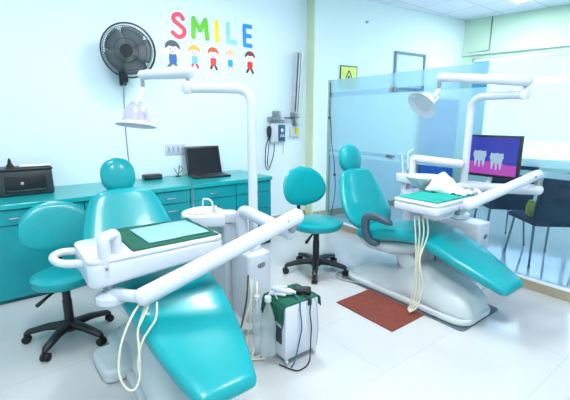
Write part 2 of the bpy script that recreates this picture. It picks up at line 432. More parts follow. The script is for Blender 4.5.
# ------------------------------------------------------------------ wall fan
def wall_fan():
    t = thing('wall_fan', 'black round wall fan with smoky blades on the back wall above the left chair', 'fan', (1.18, YB, 1.95))
    c = V((.0, -.30, .215)); d = V((-.42, -.90, -.12)).normalized()
    mt = align(c, d)
    b = NB()
    for r, z, w in [(.275, 0, .008), (.27, .045, .003), (.24, .075, .003), (.20, .09, .003), (.12, .10, .003), (.24, -.06, .003), (.18, -.09, .003)]:
        n = 48; tube(b, [mt @ V((r*math.cos(2*PI*i/n)*.93, r*math.sin(2*PI*i/n)*.93, z)) for i in range(n+1)], w, 6, cap=False)
    obj('guard_ring', b, M['black'], t)
    b = NB()
    for i in range(72):
        a = 2*PI*i/72; u = V((math.cos(a), math.sin(a), 0))
        tube(b, [mt @ (u*.06+V((0, 0, .105))), mt @ (u*.186+V((0, 0, .09))), mt @ (u*.252+V((0, 0, .04))), mt @ (u*.256), mt @ (u*.223+V((0, 0, -.06))), mt @ (u*.10+V((0, 0, -.10)))], .0018, 4)
    obj('guard_wires', b, M['mesh'], t)
    for i in range(5):
        a0 = 2*PI*i/5; b = NB(); prev = None
        for j in range(7):
            r = .05+.175*j/6; sp = .50+.20*math.sin(PI*j/6)
            row = []
            for q in range(6):
                a = a0+(q/5-.5)*2*sp; row.append(b.verts.new(mt @ V((r*math.cos(a), r*math.sin(a), (.5-q/5)*.05+.0))))
            if prev:
                for q in range(5): b.faces.new((prev[q], prev[q+1], row[q+1], row[q]))
            prev = row
        o = obj('fan_blade', b, M['mesh'], t); md = o.modifiers.new('s', 'SOLIDIFY'); md.thickness = .003
    b = NB(); lathe(b, [(0, .06), (.04, .055), (.055, .03), (.07, 0), (.10, -.03), (.10, -.12), (.05, -.16), (0, -.165)], 28, mt); obj('motor', b, M['black'], t)
    b = NB(); lathe(b, [(0, .112), (.06, .108), (.065, .10), (0, .098)], 28, mt); obj('centre_badge', b, M['black'], t)
    b = NB(); box(b, -.035, .035, -.04, -.001, -.1, .06, .01); tube(b, [(0, -.03, -.02), (0, -.12, 0), mt @ V((0, 0, -.13))], .022, 12, 5); obj('wall_bracket', b, M['black'], t)
    b = NB(); lathe(b, [(0, -.05), (.03, -.045), (.036, 0), (.03, .045), (0, .05)], 20, Matrix.Translation((0, -.10, -.03))); obj('swivel_knob', b, M['black'], t)
    b = NB(); tube(b, [(0, -.05, -.08), (0, -.012, -.2), (-.01, -.01, -.5), (-.01, -.01, -.8), (.0, -.012, -1.1)], .006, 6, 8); obj('fan_cord', b, M['cable'], t)
wall_fan()

# ------------------------------------------------------------------ wall stickers
def band(bm, pts, w, y0, y1, sm=6, cx=0, cz=0):
    """flat stroke in the xz plane with round ends, from depth y0 to y1"""
    P = [V((p[0], p[1], 0)) for p in pts]
    if sm and len(P) > 2: P = crom(P, sm)
    L_, R_ = [], []
    for i, p in enumerate(P):
        d = (P[min(i+1, len(P)-1)]-P[max(i-1, 0)]).normalized(); n = V((-d.y, d.x, 0))
        L_.append(p+n*w); R_.append(p-n*w)
    d1 = (P[-1]-P[-2]).normalized(); d0 = (P[0]-P[1]).normalized()
    def cap(p, d):
        n = V((-d.y, d.x, 0)); return [p+n*w*math.cos(a)+d*w*math.sin(a) for a in [PI*k/8 for k in range(1, 8)]]
    c1 = cap(P[-1], d1); c0 = cap(P[0], d0)
    n = len(P)
    def V2(q, y): return bm.verts.new((q.x+cx, y, q.y+cz))
    for y in (y0, y1):
        l = [V2(q, y) for q in L_]; r = [V2(q, y) for q in R_]
        for i in range(n-1): bm.faces.new((l[i], l[i+1], r[i+1], r[i]))
        bm.faces.new([l[-1]]+[V2(q, y) for q in c1]+[r[-1]])
        bm.faces.new([r[0]]+[V2(q, y) for q in c0]+[l[0]])
    out = L_+c1+R_[::-1]+c0; m = len(out)
    A = [V2(q, y0) for q in out]; B = [V2(q, y1) for q in out]
    for i in range(m): bm.faces.new((A[i], A[(i+1) % m], B[(i+1) % m], B[i]))
def disc(bm, x, z, rx, rz, y0, y1, n=24):
    vs = [(x+rx*math.cos(2*PI*i/n), z+rz*math.sin(2*PI*i/n)) for i in range(n)]
    A = [bm.verts.new((p[0], y0, p[1])) for p in vs]; B = [bm.verts.new((p[0], y1, p[1])) for p in vs]
    bm.faces.new(A); bm.faces.new(B)
    for i in range(n): bm.faces.new((A[i], A[(i+1) % n], B[(i+1) % n], B[i]))
def letter(ch, x, z, strokes, w, rgb, cname):
    b = NB()
    for i, s in enumerate(strokes): band(b, s[0], w, -.004-.0004*i, 0, s[1])
    o = obj('sticker_letter', b, mat('sticker_'+cname, rgb, .5), None, False, (x, YB-.001, z))
    tag(o, '%s foam letter %s stuck on the wall in the word SMILE' % (cname, ch), 'wall letter', 'letters of the word on the wall')
letter('S', 1.845, 2.545, [([(.055, .075), (.02, .115), (-.045, .10), (-.055, .05), (0, .01), (.06, -.035), (.055, -.095), (-.01, -.125), (-.075, -.085)], 6)], .024, (226, 72, 96), 'red')
letter('M', 2.105, 2.545, [([(-.085, -.10), (-.075, .10)], 0), ([(-.075, .10), (0, -.02)], 0), ([(0, -.02), (.075, .10)], 0), ([(.075, .10), (.09, -.10)], 0)], .028, (104, 198, 50), 'green')
letter('I', 2.325, 2.54, [([(0, -.10), (0, .10)], 0)], .028, (238, 214, 20), 'yellow')
letter('L', 2.525, 2.535, [([(-.045, .11), (-.045, -.095)], 0), ([(-.045, -.095), (.055, -.095)], 0)], .028, (150, 210, 248), 'sky blue')
letter('E', 2.76, 2.545, [([(-.045, .11), (-.045, -.12)], 0), ([(-.045, .11), (.05, .11)], 0), ([(-.045, -.005), (.04, -.005)], 0), ([(-.045, -.12), (.05, -.12)], 0)], .025, (44, 142, 232), 'blue')
skin = mat('sticker_skin', (246, 232, 236), .6)
def kid(x, s, hair, shirt, legs, lab, lean):
    t = thing('child_sticker', lab, 'wall sticker', (x, YB-.001, 2.24), 0, 'cartoon children stickers under the word'); t.scale = (s*1.12, 1, s*1.12)
    b = NB(); disc(b, 0, .035, .058, .048, -.004, 0); obj('face', b, skin, t, False)
    b = NB()
    n = 14; pts = [(.070*math.cos(a), .040+.066*math.sin(a)) for a in [PI*(-.05)+PI*1.1*i/n for i in range(n+1)]]+[(-.03, .058), (.0, .05), (.03, .058)]
    A = [b.verts.new((p[0], -.006, p[1])) for p in pts]; B = [b.verts.new((p[0], -.0042, p[1])) for p in pts]
    b.faces.new(A); b.faces.new(B)
    for i in range(len(A)): b.faces.new((A[i], A[(i+1) % len(A)], B[(i+1) % len(A)], B[i]))
    obj('hair', b, hair, t, False)
    b = NB(); band(b, [(-.03, -.03), (-.085, .015*lean)], .016, -.003, 0, 0); band(b, [(.03, -.03), (.085, -.005*lean)], .016, -.003, 0, 0); obj('arms', b, skin, t, False)
    b = NB(); band(b, [(0, -.03), (0, -.065)], .036, -.0036, 0, 0); obj('clothes', b, shirt, t, False)
    b = NB(); band(b, [(-.015, -.085), (-.045*lean, -.125)], .014, -.003, 0, 0); band(b, [(.015, -.085), (.04, -.13)], .014, -.003, 0, 0); obj('legs', b, legs, t, False)
    b = NB(); disc(b, -.02, .03, .006, .006, -.005, -.0041, 8); disc(b, .02, .03, .006, .006, -.005, -.0041, 8); disc(b, 0, .008, .012, .004, -.005, -.0041, 10); obj('eyes', b, M['dark'], t, False)
def sm(n, c): return mat('sticker_'+n, c, .6)
kid(1.755, 1.15, sm('h1', (84, 96, 108)), sm('s1', (52, 110, 170)), sm('l1', (110, 120, 128)), 'child sticker with grey hair and blue overalls, below the letter S', 1)
kid(2.02, .95, sm('h2', (236, 184, 70)), sm('s2', (120, 190, 236)), sm('l2', (214, 84, 84)), 'child sticker with golden hair and light blue shirt, below the letter M', .8)
kid(2.265, .95, sm('h3', (226, 96, 60)), sm('s3', (220, 76, 64)), sm('l3', (90, 70, 70)), 'child sticker with orange hair and red outfit, below the letter I', .7)
kid(2.50, .88, sm('h4', (238, 200, 150)), sm('s4', (30, 170, 196)), sm('l4', (220, 200, 190)), 'child sticker with blond hair and turquoise dress, below the letter L', .7)
kid(2.79, 1.0, sm('h5', (130, 60, 56)), sm('s5', (222, 50, 48)), sm('l5', (70, 56, 60)), 'child sticker with brown hair and red dress, below the letter E', .9)

# ------------------------------------------------------------------ wall x-ray arm, control box
t = thing('folded_arm_unit', 'tall silver housing with a dark stripe folded upright on the back wall', 'wall unit', (3.47, YB, 1.5))
ml = Matrix.Translation((0, -.10, .08)) @ Matrix.Rotation(.07, 4, 'Y')
b = NB(); box(b, -.05, .05, -.05, .05, 0, .83, .012, 3, ml); obj('arm_housing', b, M['grey'], t)
b = NB(); box(b, -.052, -.03, -.056, -.048, .02, .81, .002, 1, ml); box(b, .0, .012, -.053, -.048, .02, .81, .002, 1, ml); obj('dark_stripe', b, M['dark'], t)
b = NB(); box(b, -.054, .054, -.052, .05, -.06, .01, .01, 2, ml); box(b, -.03, .03, -.14, -.06, -.10, .02, .01); obj('hinge_block', b, M['steel'], t)
b = NB(); box(b, -.42, -.18, -.09, -.001, -.03, .03, .008); box(b, -.33, -.22, -.07, -.001, .02, .11, .006); box(b, -.2, 0, -.08, -.05, -.0, .03, .004); obj('wall_mount', b, M['steel'], t)
t = thing('control_box', 'white wall control box with a dark blue label below the folded arm', 'control box', (3.20, YB, 1.31))
b = NB(); box(b, -.12, .13, -.06, -.001, -.13, .13, .01, 3); obj('box_body', b, M['white2'], t)
b = NB(); box(b, .0, .12, -.066, -.058, -.12, .11, .003); obj('blue_label', b, M['label'], t)
b = NB(); band(b, [(.035, -.055), (.05, -.02), (.065, -.055)], .004, -.069, -.066, 0); band(b, [(.075, -.055), (.09, -.02), (.1, -.055)], .004, -.069, -.066, 0); disc(b, .065, .035, .02, .025, -.069, -.066); obj('label_mark', b, M['paper'], t, False)
t = thing('handset', 'black corded handset hanging at the left side of the white control box', 'handset', (3.055, YB, 1.33))
b = NB(); loft(b, [((0, -.05, -.075), (1, 0, 0), (0, 1, 0), .02, .02, 2.5), ((0, -.05, -.04), (1, 0, 0), (0, 1, 0), .03, .03, 2.5), ((0, -.05, .04), (1, 0, 0), (0, 1, 0), .034, .03, 2.5), ((0, -.05, .075), (1, 0, 0), (0, 1, 0), .018, .02, 2.5)]); obj('handset_body', b, M['black'], t)
b = NB(); tube(b, [(0, -.05, -.07), (-.05, -.04, -.2), (-.055, -.03, -.45), (-.01, -.03, -.53), (.05, -.03, -.42), (.09, -.03, -.30), (.10, -.03, -.17)], .006, 6, 8); tube(b, [(.01, -.05, -.07), (-.01, -.04, -.25), (-.02, -.03, -.42), (-.01, -.03, -.5)], .006, 6, 8); obj('coiled_cord', b, M['black'], t)
t = thing('wall_switch', 'small white wall box with a yellow-green mark right of the control box', 'switch', (3.52, YB, 1.32))
b = NB(); box(b, -.08, .08, -.05, -.001, -.075, .075, .01, 3); obj('box_body', b, M['white2'], t)
b = NB(); box(b, -.01, .06, -.055, -.049, -.04, .05, .003); obj('yellow_mark', b, M['lime'], t)
b = NB(); tube(b, [(3.32, YB-.02, 1.17), (3.32, YB-.012, 1.0)], .004, 6)
tag(obj('cable', b, M['cable']), 'short thin cable below the white control box', 'cable')

# wall B items
def onB(s, z, off=0):
    p = Bp+Bd*s; n = V((-.1136, -.9936)); q = p+n*off; return V((q.x, q.y, z))
angB = math.atan2(Bd.y, Bd.x)
t = thing('hygiene_poster', 'small lime green poster with a dark droplet symbol above the glass partition', 'poster', onB(.63, 2.12, .002), angB)
b = NB(); box(b, -.165, .165, -.012, 0, -.16, .16, .002); obj('poster_frame', b, M['dark'], t, False)
b = NB(); box(b, -.15, .15, -.015, -.011, -.145, .145); obj('poster_sheet', b, mat('lime_sheet', (206, 226, 120), .6), t, False)
b = NB(); band(b, [(0, .09), (-.05, .0), (-.03, -.05), (.03, -.05), (.05, 0), (0, .09)], .007, -.019, -.015, 4); disc(b, 0, -.01, .02, .03, -.018, -.015); band(b, [(-.09, -.09), (.09, -.09)], .008, -.018, -.015, 0); obj('droplet_symbol', b, M['dark'], t, False)
t = thing('framed_picture', 'grey framed picture of a pale landscape on the wall beyond the glass', 'picture', onB(1.93, 2.27, .002), angB)
b = NB()
for a in ((-.36, .36, .26, .30), (-.36, .36, -.30, -.26), (-.36, -.32, -.30, .30), (.32, .36, -.30, .30)): box(b, a[0], a[1], -.03, 0, a[2], a[3], .004)
obj('picture_frame', b, mat('frame_slate', (106, 140, 150), .5), t, False)
pm = mat('pale_print', (190, 220, 232), .6, var=.14, scale=5); b = NB(); box(b, -.32, .32, -.01, -.002, -.26, .26); obj('print', b, pm, t, False)
t = thing('wall_hook', 'tiny grey hook high on the wall above the lime poster', 'hook', onB(.95, 2.93, .001), angB)
b = NB(); lathe(b, [(0, 0), (.02, 0), (.02, .008), (.008, .014), (.008, .035), (.012, .04), (0, .042)], 14, Matrix.Rotation(PI/2, 4, 'X')); obj('hook_body', b, M['steel'], t)

# ------------------------------------------------------------------ stools
def make_stool():
    t = thing('dental_stool', '', 'stool')
    H = .48
    b = NB(); lathe(b, [(0, -.075), (.15, -.075), (.185, -.06), (.20, -.03), (.195, -.008), (.17, .004), (.10, .009), (0, .010)], 40, Matrix.Translation((0, 0, H))); obj('seat', b, M['teal'], t)
    b = NB(); box(b, -.06, .06, -.08, .08, H-.1, H-.07, .006); obj('seat_plate', b, M['black'], t)
    # backrest
    b = NB(); bc = V((0, .235, .755)); u = V((0, .22, .975)).normalized(); st = []
    for i in range(15):
        s = -1+2*i/14; c_ = math.sqrt(max(0, 1-abs(s)**2.2)); hw = .222*c_+.004; hw *= (1.0-.09*s); y = -.02*(1-s*s)
        st.append((bc+u*(s*.185), (1, 0, 0), u.cross(V((1, 0, 0))), hw, .038*math.sqrt(max(.03, c_)), 2.3))
    loft(b, st)
    for v in b.verts: v.co.y -= .9*(v.co.x**2)
    obj('backrest', b, M['teal'], t)
    b = NB(); pts = crom([(0, .06, H-.09), (0, .20, H-.10), (0, .285, H-.03), (0, .29, .62), (0, .275, .74)], 6)
    tube(b, pts, .017, 8)
    obj('back_bracket', b, M['black'], t)
    b = NB(); lathe(b, [(0, .07), (.03, .07), (.03, .28), (.026, .30), (.026, .40), (0, .40)], 20); obj('gas_column', b, M['black'], t)
    b = NB(); lathe(b, [(0, .375), (.014, .375), (.014, .41), (0, .41)], 14); obj('piston', b, M['chrome'], t)
    b = NB(); tube(b, [(0, 0, H-.09), (-.09, -.06, H-.11), (-.17, -.10, H-.15)], [.006, .009, .014], 8, 5, roundcap=True); obj('height_lever', b, M['black'], t)
    b = NB(); lathe(b, [(0, .06), (.045, .06), (.05, .09), (.04, .13), (0, .13)], 24); obj('base_hub', b, M['black'], t)
    for i in range(5):
        a = 2*PI*i/5+.3; d = V((math.cos(a), math.sin(a), 0)); n = V((-d.y, d.x, 0)); b = NB()
        loft(b, [(d*.02+V((0, 0, .10)), n, (0, 0, 1), .036, .028, 3), (d*.14+V((0, 0, .10)), n, (0, 0, 1), .028, .022, 3), (d*.265+V((0, 0, .078)), n, (0, 0, 1), .024, .017, 3), (d*.285+V((0, 0, .068)), n, (0, 0, 1), .014, .010, 3)], 16)
        lg = obj('leg', b, M['black'], t)
        b = NB(); c = d*.275
        for s in (-1, 1):
            lathe(b, [(0, -.011), (.024, -.011), (.027, -.006), (.027, .006), (.024, .011), (0, .011)], 18, Matrix.Translation(c+n*(.014*s)+V((0, 0, .027))) @ V(n).to_track_quat('Z', 'Y').to_matrix().to_4x4())
        tube(b, [c+V((0, 0, .03)), c+V((0, 0, .07))], .011, 8)
        obj('caster', b, M['rubber'], lg)
    return t
def copy_tree(o, parent=None):
    c = o.copy(); C.objects.link(c)
    if parent: c.parent = parent
    for ch in list(o.children): copy_tree(ch, c)
    return c
s1 = make_stool(); s1.location = (.265, 2.84, 0); s1.rotation_euler = (0, 0, -.05)
s1['label'] = 'teal padded stool on black casters at the left in front of the printer cabinet'; s1['group'] = 'teal dental stools'
s2 = copy_tree(s1); s2.location = (2.43, 2.70, 0); s2.rotation_euler = (0, 0, -.12); s2.scale = (1.12, 1.12, 1.10)
for ch in s2.children:
    if ch.name.startswith('seat') and 'plate' not in ch.name: ch.scale = (1.17, 1.17, 1)
s2['label'] = 'teal padded stool on black casters between the two dental chairs, right of the cabinets'

# ------------------------------------------------------------------ dental chairs
def make_chair():
    t = thing('dental_chair', '', 'dental chair')
    # seat and leg rest: one long cushion; (y, ztop, thickness, halfwidth)
    tab = [(-.79, .385, .085, .150), (-.68, .435, .095, .185), (-.50, .515, .105, .225), (-.30, .60, .115, .25), (-.15, .635, .12, .26), (0, .625, .13, .265), (.15, .59, .13, .265), (.30, .555, .13, .26), (.40, .545, .13, .245)]
    st = []
    def S(y, sw=1, sth=1, sh=0):
        zt, th, hw = interp(tab, y); e = .02
        a = interp(tab, max(y-e, -.79))[0]; c = interp(tab, min(y+e, .40))[0]
        return (V((0, y, zt-th/2)), (1, 0, 0), V((0, -(c-a), 2*e)), hw*sw, th/2*sth, 3.4)
    ys = [-.79+1.19*i/24 for i in range(25)]
    for k in range(6):
        f = k/6*PI/2; s = S(-.79); p = s[0]+V((0, -.05*math.cos(f), -.018*math.cos(f)))
        st.append((p, s[1], s[2], s[3]*(.72+.28*math.sin(f)), s[4]*max(.08, math.sin(f)), 3.2))
    for y in ys: st.append(S(y))
    for k in range(5, -1, -1):
        f = k/6*PI/2; s = S(.40); p = s[0]+V((0, .05*math.cos(f), 0))
        st.append((p, s[1], s[2], s[3]*(.75+.25*math.sin(f)), s[4]*max(.08, math.sin(f)), 3.2))
    b = NB(); loft(b, st, 40); obj('seat_cushion', b, M['teal'], t)
    # backrest
    p0, p1 = V((0, .41, .50)), V((0, .70, 1.02)); u = (p1-p0).normalized(); nrm = V((1, 0, 0)).cross(u)
    L_ = (p1-p0).length; b = NB(); st = []
    prof = [(0, .12), (.03, .20), (.08, .25), (.18, .29), (.32, .305), (.48, .30), (.64, .275), (.80, .245), (.90, .215), (.96, .175), (1.0, .09)]
    for i in range(33):
        s = i/32; hw = interp(prof, s)[0]; e = min(s, 1-s); ht = .048*min(1, math.sqrt(e/.07)+.12)
        st.append((p0+u*(s*L_)+nrm*(-.02*math.sin(PI*s)), (1, 0, 0), nrm, hw, ht, 2.7))
    loft(b, st, 40); obj('backrest', b, M['teal'], t)
    b = NB(); st = [(p0+u*(s*L_)-nrm*0 + V((0, .055, -.02)), (1, 0, 0), nrm, interp(prof, s)[0]*.8, .022, 3) for s in (.05, .3, .6, .9)]
    loft(b, st, 28); obj('back_shell', b, M['base'], t)
    # headrest
    hc = V((0, .765, 1.105)); hu = V((0, .22, .975)).normalized(); hn = V((1, 0, 0)).cross(hu); st = []
    for i in range(17):
        s = -1+2*i/16; c_ = max(.02, (1-abs(s)**2.4))**(1/2.1)
        st.append((hc+hu*(s*.125), (1, 0, 0), hn, .118*c_, .06*max(.15, c_**.8), 2.2))
    b = NB(); loft(b, st, 32); obj('headrest', b, M['teal'], t)
    b = NB(); tube(b, [hc+V((0, .04, 0)), hc+V((0, .05, -.1)), V((0, .68, .88))], .014, 8, 5); obj('headrest_post', b, M['chrome'], t)
    # plastic shell under seat
    st = [((0, .47, .42), (1, 0, 0), (0, 0, 1), .06, .02, 2.6), ((0, .44, .41), (1, 0, 0), (0, 0, 1), .17, .045, 2.6), ((0, .32, .40), (1, 0, 0), (0, 0, 1), .22, .065, 2.8), ((0, .10, .41), (1, 0, 0), (0, 0, 1), .21, .075, 2.8), ((0, -.05, .44), (1, 0, 0), (0, 0, 1), .16, .06, 2.8), ((0, -.15, .47), (1, 0, 0), (0, 0, 1), .06, .03, 2.6)]
    b = NB(); loft(b, st, 32); obj('seat_shell', b, M['base'], t)
    b = NB(); loft(b, [((0, -.08, .25), (1, 0, 0), (0, 1, 0), .12, .16, 3), ((0, .0, .33), (1, 0, 0), (0, 1, 0), .11, .13, 3), ((0, .08, .40), (1, 0, 0), (0, 1, 0), .11, .13, 3)], 24); obj('lift_column', b, M['base'], t)
    # base
    tb = [(-.62, .10, .12), (-.60, .165, .17), (-.54, .215, .205), (-.45, .25, .225), (-.35, .29, .232), (-.22, .33, .232), (-.10, .325, .225), (.0, .27, .215), (.08, .20, .205), (.18, .165, .195), (.32, .14, .185), (.46, .105, .17), (.55, .075, .145), (.58, .045, .11)]
    st = []
    for i in range(40):
        y = -.62+1.20*i/39; h, hw = interp(tb, y)
        st.append((V((0, y, h/2)), (1, 0, 0), (0, 0, 1), hw, h/2, 3.0))
    b = NB(); loft(b, st, 40)
    for v in b.verts:       # wide foot, narrower ridge on top
        h, hw = interp(tb, min(max(v.co.y, -.62), .58)); k = min(1, max(0, v.co.z/h))
        if v.co.z > .05: v.co.x *= 1-.35*((v.co.z-.05)/.28)
        if -.1 < v.co.y < .5 and v.co.x < 0 and v.co.z > .06:   # scooped recess for the foot on the near side
            q = math.sin(PI*(v.co.y+.1)/.6); v.co.x += .05*q*k
    obj('base_shell', b, M['base'], t)
    b = NB(); prism(b, rrect(-.235, .235, -.63, .58, .12), .002, .045, .012, 2); obj('base_plinth', b, M['base'], t)
    return t
hc0 = V((0, .765, 1.105))
c1 = make_chair(); c1.location = (.68, 2.12, 0)
c1['label'] = 'teal dental chair at the left, foot end towards the front, below the green cloth tray'; c1['group'] = 'teal dental chairs'
c2 = copy_tree(c1); c2.location = (2.76, 1.83, .012)
c2['label'] = 'teal dental chair at the right with a slate armrest, standing on a grey mat'
for ch in c2.children:
    if ch.name.startswith('headrest') and 'post' not in ch.name: ch.scale = (1.14,)*3; ch.location = hc0*(-.14)
# armrest of the right chair
b = NB()
pth = [(-.28, .02, .655), (-.285, .10, .675), (-.29, .20, .685), (-.29, .275, .66), (-.29, .285, .58), (-.285, .27, .50), (-.26, .23, .45), (-.24, .17, .44)]
pp = crom([V(p) for p in pth], 6); st = []
for i, p in enumerate(pp):
    d = (pp[min(i+1, len(pp)-1)]-pp[max(i-1, 0)]).normalized(); w = .026+.010*math.sin(PI*i/len(pp))
    e = min(i, len(pp)-1-i); w *= min(1, .45+.25*e)
    st.append((p, (1, 0, 0), V((1, 0, 0)).cross(d), .03*min(1, .5+.25*e), w, 3))
loft(b, st, 20); o = obj('armrest', b, M['arm'], c2); o['label'] = 'slate blue armrest'
# step plate by the left chair
b = NB(); prism(b, rrect(-.10, .12, -.16, .16, .06), .0, .09, .03, 4, Matrix.Translation((-.255, .17, 0)) @ Matrix.Rotation(.05, 4, 'Z'))
obj('foot_step', b, M['base'], c1)

# ------------------------------------------------------------------ dental units
def hose(bm, pts, r=.006): tube(bm, pts, r, 8, 8)
def make_unit(label, sh, lamp, elbow, beam, tray, tc, joint, br=.050, taper=.045, pd0=2.16, pz=.56):
    """sh: shift of the floor cabinet; other arguments are world paths"""
    ox, oy = sh
    t = thing('dental_unit', label, 'dental unit', (1.40+ox, 2.4+oy, 0), 0, 'white dental units')
    o0 = V((-1.40-ox, -2.4-oy, 0)); mt = Matrix.Translation(o0); S = V((ox, oy, 0))
    def W(p): return V(p)+o0
    def w(ps): return [V(p)+o0 for p in ps]
    b = NB(); prism(b, rrect(1.31+ox, 1.51+ox, pd0+oy, 2.42+oy, .03), .045, pz, .014, 3, mt); pd = obj('pedestal', b, M['white'], t)
    b = NB(); lathe(b, [(.030, 0), (.034, .002), (.030, .005), (.022, .005), (.020, .002), (0, .002)], 28, Matrix.Translation(W((1.42+ox, pd0-.001+oy, .475))) @ Matrix.Rotation(PI/2, 4, 'X'), 1, .7)
    box(b, 1.41+ox, 1.43+ox, pd0-.008+oy, pd0-.003+oy, .465, .485, 0, 1, mt); obj('oval_emblem', b, M['steel'], pd)
    b = NB(); prism(b, rrect(1.275+ox, 1.50+ox, 2.43+oy, 2.80+oy, .025), .045, .74, .01, 3, mt); obj('water_cabinet', b, M['white'], t)
    b = NB(); prism(b, rrect(1.25+ox, 1.54+ox, pd0-.06+oy, 2.82+oy, .03), .0, .045, .006, 2, mt); obj('floor_plate', b, M['white2'], t)
    # spittoon platform with bowl
    b = NB(); out = []
    cx, cy, R = 1.17+ox, 2.55+oy, .16
    for i in range(25):
        a = math.radians(-50+280*i/24+0); out.append((cx+R*math.cos(a), cy+R*math.sin(a)))
    out += [(1.13+ox, 2.40+oy), (1.18+ox, 2.37+oy), (1.24+ox, 2.345+oy), (1.36+ox, 2.345+oy), (1.40+ox, 2.39+oy), (1.40+ox, 2.46+oy)]
    # order the outline by angle about the centre of mass
    mx = sum(p[0] for p in out)/len(out); my = sum(p[1] for p in out)/len(out)
    out.sort(key=lambda p: math.atan2(p[1]-my, p[0]-mx))
    prism(b, out, .745, .835, .018, 3, mt); sp = obj('spittoon_platform', b, M['white'], t)
    b = NB(); lathe(b, [(.118, -.004), (.122, .002), (.116, .004), (.10, .001), (.05, -.0), (.0, -.001)], 32, Matrix.Translation(W((cx, cy, .84)))); bw = obj('spittoon_bowl', b, M['white'], sp)
    b = NB(); tube(b, bend(w([(cx+.03, cy-.10, .835), (cx+.03, cy-.10, .93), (cx+.0, cy+.0, .93), (cx+0, cy+.0, .87)]), .05, 6), .007, 8); lathe(b, [(.012, .0), (.014, .03), (.010, .05), (0, .05)], 12, Matrix.Translation(W((cx+.05, cy-.10, .835)))); obj('bowl_faucet', b, M['white'], t)
    b = NB(); tube(b, w([(cx-.02, cy+.13, .835), (cx-.02, cy+.13, 1.03)]), .006, 8); obj('cup_filler', b, M['steel'], t)
    # lamp post
    px, py = 1.43+ox, 2.27+oy
    b = NB(); tube(b, bend([W(p) for p in [(px, py, .55), (px, py, lamp['z']), lamp['a']]], .11, 10), .033, 20, roundcap=False); lathe(b, [(.05, 0), (.05, .03), (.04, .04), (0, .04)], 24, Matrix.Translation(W((px, py, .56)))); 
    lathe(b, [(0, -.04), (.03, -.038), (.041, -.02), (.041, .03), (.03, .044), (0, .046)], 20, Matrix.Translation(W(lamp['a']))); obj('lamp_post', b, M['white'], t)
    a1 = V(lamp['a'])+V((0, 0, .105)); a2 = V(lamp['b'])
    b = NB(); tube(b, w([V(lamp['a'])+V((0, 0, .03)), a1]), .015, 12); obj('lamp_swivel', b, M['steel'], t)
    b = NB(); d = (a2-a1).normalized(); tube(b, w([a1-d*.02, a1, a1+(a2-a1)*.5, a2]), [.040, .043, .040, .034], 20, roundcap=True); obj('lamp_arm', b, M['white'], t)
    # drop and head
    h = V(lamp['h']); n = V(lamp['n']).normalized()
    b = NB()
    if lamp['kind'] == 0:
        tube(b, w([a2+V((.0, 0, -.01)), a2+V((0, 0, -.10))]), .014, 12); hd = obj('lamp_drop', b, M['steel'], t)
        b = NB(); tube(b, w([a2+V((0, 0, -.10)), h-n*.125]), .021, 14, roundcap=True); obj('lamp_neck', b, M['white'], t)
    else:
        tube(b, w([a2+V((0, 0, -.01)), a2+V((0, 0, -.11))]), .015, 12); hd = obj('lamp_drop', b, M['steel'], t)
        b = NB(); tube(b, w([a2+V((0, 0, -.11)), a2+V((-.02, .02, -.15)), h-n*.06]), .024, 14, 5, roundcap=True); obj('lamp_neck', b, M['white'], t)
    mh = align(W(h), n)
    if lamp['kind']: mh = mh @ Matrix.Diagonal((.92, .98, .72, 1))
    b = NB(); lathe(b, [(0, -.135), (.04, -.13), (.075, -.105), (.095, -.05), (.108, .0), (.100, .0), (.08, -.06), (.05, -.11), (0, -.12)], 36, mh, 1, .82); hd = obj('lamp_head', b, M['white'] if lamp['kind'] else M['dome'], t); ks = 1 if lamp['kind'] == 0 else 1
    b = NB(); lathe(b, [(.095, -.005), (.14, .008), (.155, .022), (.157, .028), (.14, .018), (.095, .004)], 36, mh @ Matrix.Scale(ks, 4), 1, .8); obj('lamp_shield', b, M['white'], hd)
    b = NB(); lathe(b, [(0, -.02), (.04, -.015), (.095, .0), (.1, .004), (0, .004)], 32, mh, 1, .82); obj('lamp_lens', b, M['white2'], hd)
    if lamp['kind'] == 0:
        b = NB(); lathe(b, [(0, -.09), (.03, -.085), (.06, -.045), (.072, .0), (0, .0)], 28, mh); obj('reflector', b, M['white'], hd)
        b = NB(); box(b, -.025, .025, -.07, -.045, -.085, -.04, .004, 1, mh); obj('bulb_block', b, M['steel'], hd)
    b = NB(); tube(b, [mh @ V((-.10, 0, .0)), mh @ V((-.115, 0, -.08)), mh @ V((-.05, 0, -.145)), mh @ V((0.05, 0, -.145)), mh @ V((.115, 0, -.08)), mh @ V((.10, 0, 0))], .007, 8, 6); obj('lamp_yoke', b, M['white'], hd)
    # swing arms
    b = NB(); tube(b, bend(w(elbow), .08, 8), .042, 20, roundcap=True); obj('swing_arm', b, M['white'], t)
    b = NB(); tube(b, w([elbow[-1], beam[0]]), .028, 14); obj('arm_pivot', b, M['steel'], t)
    b = NB(); B0, B1 = V(beam[0]), V(beam[1]); tube(b, w([B0, B0*.5+B1*.5, B1]), [br, br*.95, br], 24, roundcap=True); bmn = obj('balance_arm', b, M['white'], t)
    dd = (B1-B0).normalized(); q = B0+dd*.07-Rd*.0; 
    b = NB(); lathe(b, [(0, 0), (.009, 0), (.009, .004), (0, .005)], 12, align(W(q-Fd*.046), -Fd)); obj('arm_screw', b, M['steel'], bmn)
    # joint under the tray
    b = NB(); J = V(joint)
    tube(b, w([B1, J]), .030, 16, roundcap=True)
    lathe(b, [(0, -.05), (.055, -.05), (.078, -.03), (.078, .0), (.05, .015), (0, .015)], 24, Matrix.Translation(W(J)))
    obj('tray_joint', b, M['white'], t)
    x0, x1, y0, y1, z0, z1 = tray
    b = NB(); tube(b, w([J+V((0, 0, .02)), (J.x, J.y, z0+.01)]), .017, 12); obj('tray_stem', b, M['steel'], t)
